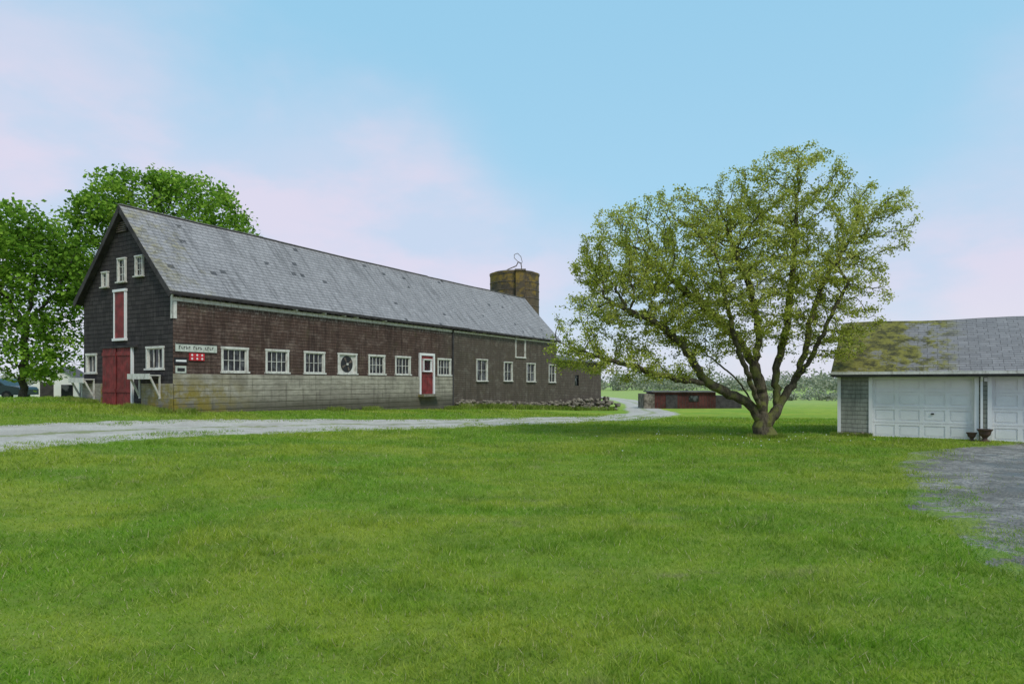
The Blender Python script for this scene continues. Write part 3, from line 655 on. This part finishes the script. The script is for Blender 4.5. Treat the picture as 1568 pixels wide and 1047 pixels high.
def tree(name,N_,par,tip,expo,barkm,leafm,nleaf,lsz,spread,leafr,seed,flare=None,minz=.7,droop=0.,extra=0,clump=(.35,1.3),clsc=.9):
    r=np.random.default_rng(seed); n=len(N_); ch=[[] for _ in range(n)]
    for i,p in enumerate(par):
        if p>=0: ch[p].append(i)
    R=np.zeros(n); order=list(range(n))[::-1]
    acc=np.zeros(n)
    for i in order:
        if not ch[i]: acc[i]=tip**expo
        R[i]=acc[i]**(1/expo)
        if par[i]>=0: acc[par[i]]+=acc[i]
    thin=R<leafr
    if flare is not None:
        h=N_[:,2]-N_[0,2]; R=R*(1+flare*np.exp(-np.maximum(h,0)/.25))
    if extra: R=R*(1+extra*np.clip((R-.03)/.08,0,1))
    main=np.full(n,-1)
    for i in range(n):
        if ch[i]: main[i]=max(ch[i],key=lambda c:R[c])
    T=np.zeros((n,3))
    for i in range(n):
        p=par[i]; a=N_[i]-N_[p] if p>=0 else np.array([0,0,1.]); b=N_[main[i]]-N_[i] if main[i]>=0 else a
        t=a/(np.linalg.norm(a)+1e-9)+b/(np.linalg.norm(b)+1e-9); T[i]=t/(np.linalg.norm(t)+1e-9)
    X=np.cross(T,[.3,.9,.1]); X/=np.linalg.norm(X,axis=1)[:,None]+1e-9; Y=np.cross(T,X)
    S=7; ang=np.arange(S)*2*np.pi/S
    e=np.array([i for i in range(n) if par[i]>=0]); p=par[e]
    R0=np.where(main[p]==e,R[p],np.minimum(R[p],R[e]*1.25))
    ca=np.cos(ang)[None,:,None]; sa=np.sin(ang)[None,:,None]
    ring0=N_[p][:,None]+R0[:,None,None]*(X[p][:,None]*ca+Y[p][:,None]*sa); ring1=N_[e][:,None]+R[e][:,None,None]*(X[e][:,None]*ca+Y[e][:,None]*sa)
    vs=np.concatenate([ring0,ring1],1).reshape(-1,3); m=len(e); base=(np.arange(m)*2*S)[:,None]; j=np.arange(S)[None]; j2=(j+1)%S
    fs=np.stack([base+j,base+j2,base+S+j2,base+S+j],-1).reshape(-1,4)
    par_e=empty(name,tuple(float(q) for q in N_[0]))
    fastmesh('trunk_and_limbs',vs,fs,barkm,parent=par_e,smooth=True)
    tw=np.where(thin&(N_[:,2]>minz+N_[0,2]))[0]
    cl_=.6*vnoise(N_[tw,0]*1+N_[tw,1]*.7+50,N_[tw,2]+50,clsc,seed)+.4*vnoise(N_[tw,0]-N_[tw,1]*.8+50,N_[tw,2]+N_[tw,1]*.5+50,clsc*.5,seed+1)
    cnt=np.round(nleaf*np.maximum(0,clump[0]+clump[1]*cl_)).astype(int)
    src=np.repeat(tw,cnt); L=len(src)
    pos=N_[src]+r.normal(size=(L,3))*spread*np.array([1,1,.7]); pos[:,2]-=droop*r.random(L)
    nrm=r.normal(size=(L,3)); nrm[:,2]+=.9; nrm/=np.linalg.norm(nrm,axis=1)[:,None]
    a=np.cross(nrm,r.normal(size=(L,3))); a/=np.linalg.norm(a,axis=1)[:,None]; b=np.cross(nrm,a)
    s=lsz*(.6+.8*r.random(L))[:,None]
    V4=np.stack([pos-a*s*.5,pos+b*s*.32+nrm*s*.05,pos+a*s*.5,pos-b*s*.32+nrm*s*.05],1).reshape(-1,3)
    fcs=np.arange(L*4).reshape(-1,4)
    fastmesh('leaves',V4,fcs,leafm,attr={'rnd':np.repeat(r.random(L),4)},parent=par_e)
    print(name,'nodes',n,'leaves',L,'baseR',R[0])
D0=21.7; s0=D0/F
def tp(px,py,dy=0): 
    D=D0+dy; return ((px-CX)*D/F,D,EYE+(HZ-py)*D/F)
base=(8.42,21.7,-.12)
roots=[([base,tp(1166,645),tp(1150,620,-.1),tp(1120,603,-.3),tp(1085,588,-.5),tp(1066,560,-.7),tp(1040,520,-.9),tp(1000,490,-1.2),tp(950,470,-1.2)],None),
 ([tp(1166,645),tp(1168,600,.1),tp(1155,560,.2),tp(1163,510,.2),tp(1150,440,.1),tp(1120,370,0)],1),
 ([tp(1157,560,.2),tp(1125,515,.5),tp(1080,470,.9),tp(1020,420,1.2)],1),
 ([tp(1170,655),tp(1192,625,.1),tp(1212,590,.2),tp(1234,540,.3),tp(1240,490,.4),tp(1262,430,.5),tp(1300,370,.4)],1),
 ([tp(1190,628,.1),tp(1188,570,.6),tp(1205,500,.9),tp(1213,420,.8),tp(1220,330,.5)],1),
 ([tp(1168,640),tp(1150,585,-.7),tp(1125,520,-1.4),tp(1110,450,-1.8)],1),
 ([tp(1212,590,.2),tp(1245,545,-.5),tp(1270,490,-1.2),tp(1300,430,-1.4)],1),
 ([tp(1160,630,.2),tp(1130,580,1.2),tp(1080,540,2.)],1),
 ([tp(1085,588,-.5),tp(1030,580,-.8),tp(970,560,-1.2),tp(910,545,-1.)],1)]
def el(px,py,rx,ry,dy=0,rd=None):
    x,y,z=tp(px,py,dy); return (x,y,z,rx*s0,(rd if rd else rx*s0*.95),ry*s0)
ell=[el(995,425,120,120,0,2.6),el(945,400,60,70,0,1.5),el(1215,335,100,110,0,2.2),el(1340,345,57,70,0,1.4),el(900,510,58,66,-.5,1.9),el(1110,430,140,120,0,2.8),el(1275,450,75,85,0,2.0),el(1040,325,55,38,0,1.3),
     el(985,560,90,30,-.6,1.8),el(865,545,30,33,-.5,1.),el(1130,300,45,45,0,1.2),el(1260,530,65,36,-.3,1.4)]
N_,par=grow(roots,ell,5200,.15,2.6,.24,3,shell=.5,trop=.1,jit=.34)
tree('crabapple_tree',N_,par,.0080,2.05,M['bark'],M['leaf'],21,.075,.09,.026,5,flare=.35,minz=1.3,extra=.15,clump=(-.45,2.8),clsc=.7)

def mt(name,base,chains,ells,seed,nattr=2600,D=40.):
    q=lambda px,py,dy=0:((px-CX)*(D+dy)/F,D+dy,EYE+(HZ-py)*(D+dy)/F)
    roots=[([base]+[q(*c) for c in chains[0]],None)]+[([q(*c) for c in ch],1) for ch in chains[1:]]
    e2=[(*q(px,py,dy),rx*D/F,rd,ry*D/F) for px,py,rx,ry,dy,rd in ells]
    N_,par=grow(roots,e2,nattr,.36,6.,.58,seed,shell=.6,trop=.1)
    tree(name,N_,par,.012,2.1,M['bark2'],M['mleaf'],19,.24,.28,.06,seed,flare=.3,minz=1.2,droop=.15,clump=(-.4,2.6),clsc=1.9)
mt('maple_tree',(-22.5,42,.6),[[(230,560),(235,500),(240,430),(245,370),(240,320)],[(235,500),(180,420),(140,360)],[(235,500),(300,430),(350,390)]],
   [(215,367,95,108,0,4.5),(300,374,92,104,0,4.5),(150,378,60,75,0,3),(370,402,42,58,0,2.5),(250,323,62,64,0,3)],11,nattr=3000,D=42.)
mt('maple_tree.001',(-27,36,.8),[[(36,560),(40,500),(50,430),(60,370)],[(40,500),(0,440),(-30,400)],[(40,500),(90,440),(110,400)]],
   [(20,390,80,80,0,3.5),(80,430,55,90,0,3),(-60,420,80,110,0,3.5),(60,530,65,55,0,3),(10,540,50,40,-1,2.2),(110,480,30,95,1,2.),(55,340,35,35,0,1.6)],12,nattr=2700,D=36.)

def belt(name,th0,th1,r0,r1,h0,h1,count,seed,q=.8,per=60):
    r=np.random.default_rng(seed)
    nb=count
    th=r.uniform(th0,th1,nb); R=r.uniform(r0,r1,nb); X=R*np.sin(th); Y=R*np.cos(th); H=r.uniform(h0,h1,nb)*(.4+1.1*vnoise(th*14+9,R*.02,1,4))
    src=np.repeat(np.arange(nb),per); L=len(src); d=r.normal(size=(L,3)); d/=np.linalg.norm(d,axis=1)[:,None]
    rr=(.5+.6*r.random(L))[:,None]; rad=np.stack([H*.6,H*.6,H*.5],1)[src]
    pos=np.stack([X,Y,hz(X,Y)+H*.5],1)[src]+d*rr*rad
    nrm=r.normal(size=(L,3)); nrm/=np.linalg.norm(nrm,axis=1)[:,None]; a=np.cross(nrm,r.normal(size=(L,3))); a/=np.linalg.norm(a,axis=1)[:,None]; b=np.cross(nrm,a); s=(q*(.5+r.random(L)))[:,None]
    V4=np.stack([pos-a*s*.5,pos+b*s*.4,pos+a*s*.5,pos-b*s*.4],1).reshape(-1,3)
    fastmesh(name,V4,np.arange(L*4).reshape(-1,4),M['dleaf'],attr={'rnd':np.repeat(np.clip(.25+.5*r.random(nb)[src]+.3*(r.random(L)-.5),0,1),4)})
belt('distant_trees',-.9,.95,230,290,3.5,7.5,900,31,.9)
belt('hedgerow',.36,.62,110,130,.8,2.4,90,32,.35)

shed=MB(); Fs=lambda a,b,z:(14.6+a,67-b+a*.05,z)
shed.box(Fs,0,6.4,-4,0,-1.6,.75,M['redshed']); 
for k in range(22): shed.box(Fs,.02+k*.29,.04+k*.29,0,.02,-1.4,.7,M['dark'])
shed.box(Fs,-.3,6.7,-4.2,.3,.75,.88,M['shedroof']); shed.box(Fs,1.2,2.4,0,.05,-1.2,.5,M['dark']); shed.box(Fs,3.6,4.6,0,.05,-.2,.4,M['glass']); shed.box(Fs,-1.1,0,-3,.1,-1.6,.6,M['stone']); shed.box(Fs,6.4,9.2,-3,-.2,-1.6,.4,M['dark'])
shed.build('red_shed')
wh=MB(); Fw=lambda a,b,z:(-36.6+a*.95+b*.3,50+a*.3-b*.95,z)
wh.box(Fw,0,3.,-4,0,-.5,2.0,M['clean']); wh.poly([Fw(0,0,2.),Fw(3.,0,2.),Fw(1.5,0,3.)],M['clean']); wh.poly([Fw(0,-4,2.),Fw(3.,-4,2.),Fw(1.5,-4,3.)],M['clean'])
wh.poly([Fw(-.2,.2,1.9),Fw(1.5,.2,3.05),Fw(1.5,-4.2,3.05),Fw(-.2,-4.2,1.9)],M['shedroof']); wh.poly([Fw(3.2,.2,1.9),Fw(1.5,.2,3.05),Fw(1.5,-4.2,3.05),Fw(3.2,-4.2,1.9)],M['shedroof'])
wh.box(Fw,1.8,2.6,0,.03,.4,1.6,M['glass']); wh.box(Fw,.4,1.3,0,.03,.0,1.8,M['dark'])
wh.build('white_shed')
# white board fence beside the shed
fe=MB()
for k in range(9):
    x0=-45+k*1.55; g=float(hz(np.array([x0]),np.array([53.]))[0]); fe.box(lambda a,b,z:(x0+a,53-b,z),0,.12,0,.12,g-.1,g+1.3,M['clean'])
for z in (.35,.75,1.15):
    for k in range(8):
        x0=-45+k*1.55; g0=float(hz(np.array([x0]),np.array([53.]))[0]); g1_=float(hz(np.array([x0+1.55]),np.array([53.]))[0]); fe.beam((x0+.06,52.86,g0+z),(x0+1.61,52.86,g1_+z),.03,.13,M['clean'])
fe.build('white_board_fence')
M['carpaint']=simple('dark_green_car_paint',(.012,.05,.055),.25,.6,.1,1)
car=empty('parked_car',(-34.3,44.,.55)); gz=float(hz(np.array([-34.3]),np.array([44.]))[0])
Fc=lambda a,b,z:(-37.0+a,44-b,gz+z*.92)
prof=[(0,.35),(0,.85),(.15,.98),(.9,1.02),(1.35,1.5),(2.9,1.52),(3.5,1.05),(4.35,.92),(4.5,.75),(4.5,.35)]
mb=MB(); w=.85
mb.poly([Fc(a,w,z) for a,z in prof],M['carpaint']); mb.poly([Fc(a,-w,z) for a,z in prof[::-1]],M['carpaint'])
for (p0,p1) in zip(prof,prof[1:]+prof[:1]): mb.poly([Fc(p0[0],w,p0[1]),Fc(p1[0],w,p1[1]),Fc(p1[0],-w,p1[1]),Fc(p0[0],-w,p0[1])],M['carpaint'])
mb.poly([Fc(a,w+.01,z) for a,z in ((1.1,1.05),(1.45,1.43),(2.1,1.45),(2.1,1.05))],M['glass']); mb.poly([Fc(a,w+.01,z) for a,z in ((2.2,1.05),(2.2,1.45),(2.8,1.45),(3.3,1.06))],M['glass'])
mb.build('body',car)
mb=MB()
for a in (.85,3.6):
    for b in (w-.18,-w):
        n=18; A=[Fc(a+.33*math.cos(t),b+.2,.33+.33*math.sin(t)) for t in np.linspace(0,6.283,n+1)[:-1]]; B=[Fc(a+.33*math.cos(t),b,.33+.33*math.sin(t)) for t in np.linspace(0,6.283,n+1)[:-1]]
        mb.poly(A,M['black']); mb.poly(B[::-1],M['black']); 
        for i in range(n): mb.poly([A[i],A[(i+1)%n],B[(i+1)%n],B[i]],M['black'])
        mb.poly([Fc(a+.18*math.cos(t),b+.205,.33+.18*math.sin(t)) for t in np.linspace(0,6.283,13)[:-1]],M['metal'])
mb.build('wheels',car)

# ------------------------------------------------------------------ grass
def in_build(x,y):
    dx=x-cx; dy=y-cy; a=dx*U[0]+dy*U[1]; w=dx*V[0]+dy*V[1]; m=(a>-.02)&(a<42)&(w>-.1)&(w<BW)
    dx=x-G0[0]; dy=y-G0[1]; a=dx*gU[0]+dy*gU[1]; w=-(dx*gN[0]+dy*gN[1]); return m|((a>-.02)&(a<GL)&(w>-.02)&(w<GD))
def blades(name,x,y,h,w,mat,lean=.45,seed=1):
    r=np.random.default_rng(seed); n=len(x); z=hz(x,y)-.005; t=r.uniform(0,2*np.pi,n); ld=r.uniform(0,2*np.pi,n); ll=h*lean*r.random(n)*1.6
    p=np.stack([x,y,z],1); dx=np.stack([np.cos(t)*w/2,np.sin(t)*w/2,0*t],1)
    tipv=p+np.stack([np.cos(ld)*ll,np.sin(ld)*ll,h],1)
    V3=np.stack([p-dx,p+dx,tipv],1).reshape(-1,3)
    return fastmesh(name,V3,np.arange(n*3).reshape(-1,3),mat,attr={'rnd':np.repeat(r.random(n),3)})
n=440000
rr=np.linspace(2.4,42,4000); pdf=rr*rr**-1.7; cdf=np.cumsum(pdf); cdf/=cdf[-1]
R=np.interp(rng.random(n),cdf,rr); TH=rng.uniform(-.78,.78,n); x=R*np.sin(TH); y=R*np.cos(TH)
rd=road_d(x,y); dl=x-drv_left(y)
keep=(~in_build(x,y))&((rd>-1.1+1.8*(vnoise(x+90,y+90,.6,9)-.5)))&~((dl>.5+3.4*(vnoise(x+40,y+40,.9,19)*.6+vnoise(x+40,y+40,.35,20)*.4-.4)+.25*rng.normal(size=n))&(y<19.2)&(rng.random(n)>.015))
x=x[keep];y=y[keep];R=R[keep]
cn=vnoise(x+200,y+200,.35,14)*.5+vnoise(x+200,y+200,1.6,15)*.5; tuft=np.clip((vnoise(x+60,y+60,.22,16)*.6+vnoise(x+60,y+60,.9,17)*.4-.62)/.15,0,1)
h=(.012+.04*cn+.012*rng.random(len(x))+.04*tuft)*(1+R/35); w=.0045*(1+R/6.5)
blades('lawn_grass',x,y,h,w,M['blade'],1.0,2)
wx=[];wy=[];wh_=[]
def addw(X,Y,H): wx.append(X);wy.append(Y);wh_.append(H)
k=26000; a=rng.uniform(0,42,k); b=np.abs(rng.normal(0,.25,k))+.1+.8*np.clip((a-30)/10,0,1)*rng.random(k); dens=vnoise(a,0*a,1.3,41); q=dens+.25*(a>18)>.48; a=a[q];b=b[q]
addw(cx+U[0]*a-V[0]*b,cy+U[1]*a-V[1]*b,(.06+.2*rng.random(len(a)))*(1+.7*(a>18)))
k=4000; a=rng.uniform(-.3,7,k); b=np.abs(rng.normal(0,.25,k))+.12; q=(a<gdoor[0]-.1)|(a>gdoor[1]+.1); a=a[q];b=b[q]; addw(cx+V[0]*a-U[0]*b,cy+V[1]*a-U[1]*b,.08+.15*rng.random(len(a)))
k=2500; a=rng.uniform(-.2,1.,k); b=np.abs(rng.normal(0,.12,k))+.03; addw(G0[0]+gU[0]*a+gN[0]*b,G0[1]+gU[1]*a+gN[1]*b,.05+.1*rng.random(k))
k=2000; a=rng.uniform(0,6.28,k); b=.38+np.abs(rng.normal(0,.12,k)); addw(8.42+b*np.cos(a),21.7+b*np.sin(a),.06+.1*rng.random(k))
X=np.concatenate(wx);Y=np.concatenate(wy);H=np.concatenate(wh_)
blades('tall_weeds',X,Y,H,.005+.0009*np.hypot(X,Y),M['weed'],.6,3)
def flecks(name,X,Y,z,s,mat):
    k=len(X); Z=hz(X,Y)+z; V4=np.stack([np.stack([X-s,Y,Z],1),np.stack([X,Y-s,Z],1),np.stack([X+s,Y,Z+.01],1),np.stack([X,Y+s,Z+.015],1)],1).reshape(-1,3)
    fastmesh(name,V4,np.arange(k*4).reshape(-1,4),mat)
k=50; flecks('fallen_petals',8.4+rng.normal(0,2.2,k)-1.,21+rng.normal(0,1.2,k),.05,.012+.01*rng.random(k),M['petal'])

# ------------------------------------------------------------------ world / light / camera
w=bpy.data.worlds.new('World'); scene.world=w; w.use_nodes=True; nt=w.node_tree; nt.nodes.clear()
EL=math.radians(50); ROT=math.radians(150)
sky=nd(nt,'ShaderNodeTexSky',sky_type='NISHITA'); sky.sun_disc=False; sky.sun_elevation=EL; sky.sun_rotation=ROT
bg1=nd(nt,'ShaderNodeBackground',{'Color':sky.outputs[0],'Strength':.12})
tc=nd(nt,'ShaderNodeTexCoord').outputs['Generated']; sp=nd(nt,'ShaderNodeSeparateXYZ',{0:tc})
X_=mth(nt,'MULTIPLY_ADD',sp.outputs[0],.5,.5)
cr=nd(nt,'ShaderNodeValToRGB',{0:X_}); e=cr.color_ramp; e.interpolation='EASE'
pts=[(.0,.42),(.215,.40),(.33,.33),(.44,.30),(.52,.17),(.62,.10),(.72,.14),(.8,.26),(1.,.3)]
e.elements[0].position=pts[0][0]; e.elements[0].color=(pts[0][1],)*3+(1,); e.elements[1].position=pts[-1][0]; e.elements[1].color=(pts[-1][1],)*3+(1,)
for p_,v_ in pts[1:-1]: q=e.elements.new(p_); q.color=(v_,v_,v_,1)
nzv=mapping(nt,tc,(1,1,2.2)); n1=noise(nt,nzv,1.8,6,.55,.4); n2=noise(nt,nzv,4,5,.55)
thr=mth(nt,'ADD',cr.outputs[0],mth(nt,'MULTIPLY',mth(nt,'SUBTRACT',n1,.5),.4))
dlt=mth(nt,'SUBTRACT',thr,sp.outputs[2]); fac=ramp01(nt,dlt,-.17,.13)
wc=mix(nt,ramp01(nt,n2,.38,.62),(.60,.71,.89),(.76,.73,.88)); wc=mix(nt,ramp01(nt,sp.outputs[2],.0,.16,.6,0),wc,(.80,.81,.89))
bc=mix(nt,ramp01(nt,sp.outputs[2],.1,.6),(.42,.70,.91),(.32,.63,.86))
col=mix(nt,fac,bc,wc)
bg2=nd(nt,'ShaderNodeBackground',{'Color':col,'Strength':1.0})
ms=nd(nt,'ShaderNodeMixShader',{0:.93,1:bg1.outputs[0],2:bg2.outputs[0]}); o=nd(nt,'ShaderNodeOutputWorld'); nt.links.new(ms.outputs[0],o.inputs[0])
ld=bpy.data.lights.new('sun','SUN'); ld.energy=2.3; ld.angle=math.radians(18); ld.color=(1,.93,.82); lo=bpy.data.objects.new('sun',ld); link(lo)
sd=Vector((math.sin(ROT)*math.cos(EL),math.cos(ROT)*math.cos(EL),math.sin(EL))); lo.rotation_euler=sd.to_track_quat('Z','Y').to_euler(); lo.location=(0,-10,30)
cam=bpy.data.cameras.new('camera'); co=bpy.data.objects.new('camera',cam); link(co); co.location=(0,0,EYE); co.rotation_euler=(math.pi/2,0,0)
cam.sensor_width=36; cam.lens=F/1568*36; cam.shift_y=(HZ-523.5)/1568; cam.clip_end=5000; cam.clip_start=.05
scene.camera=co
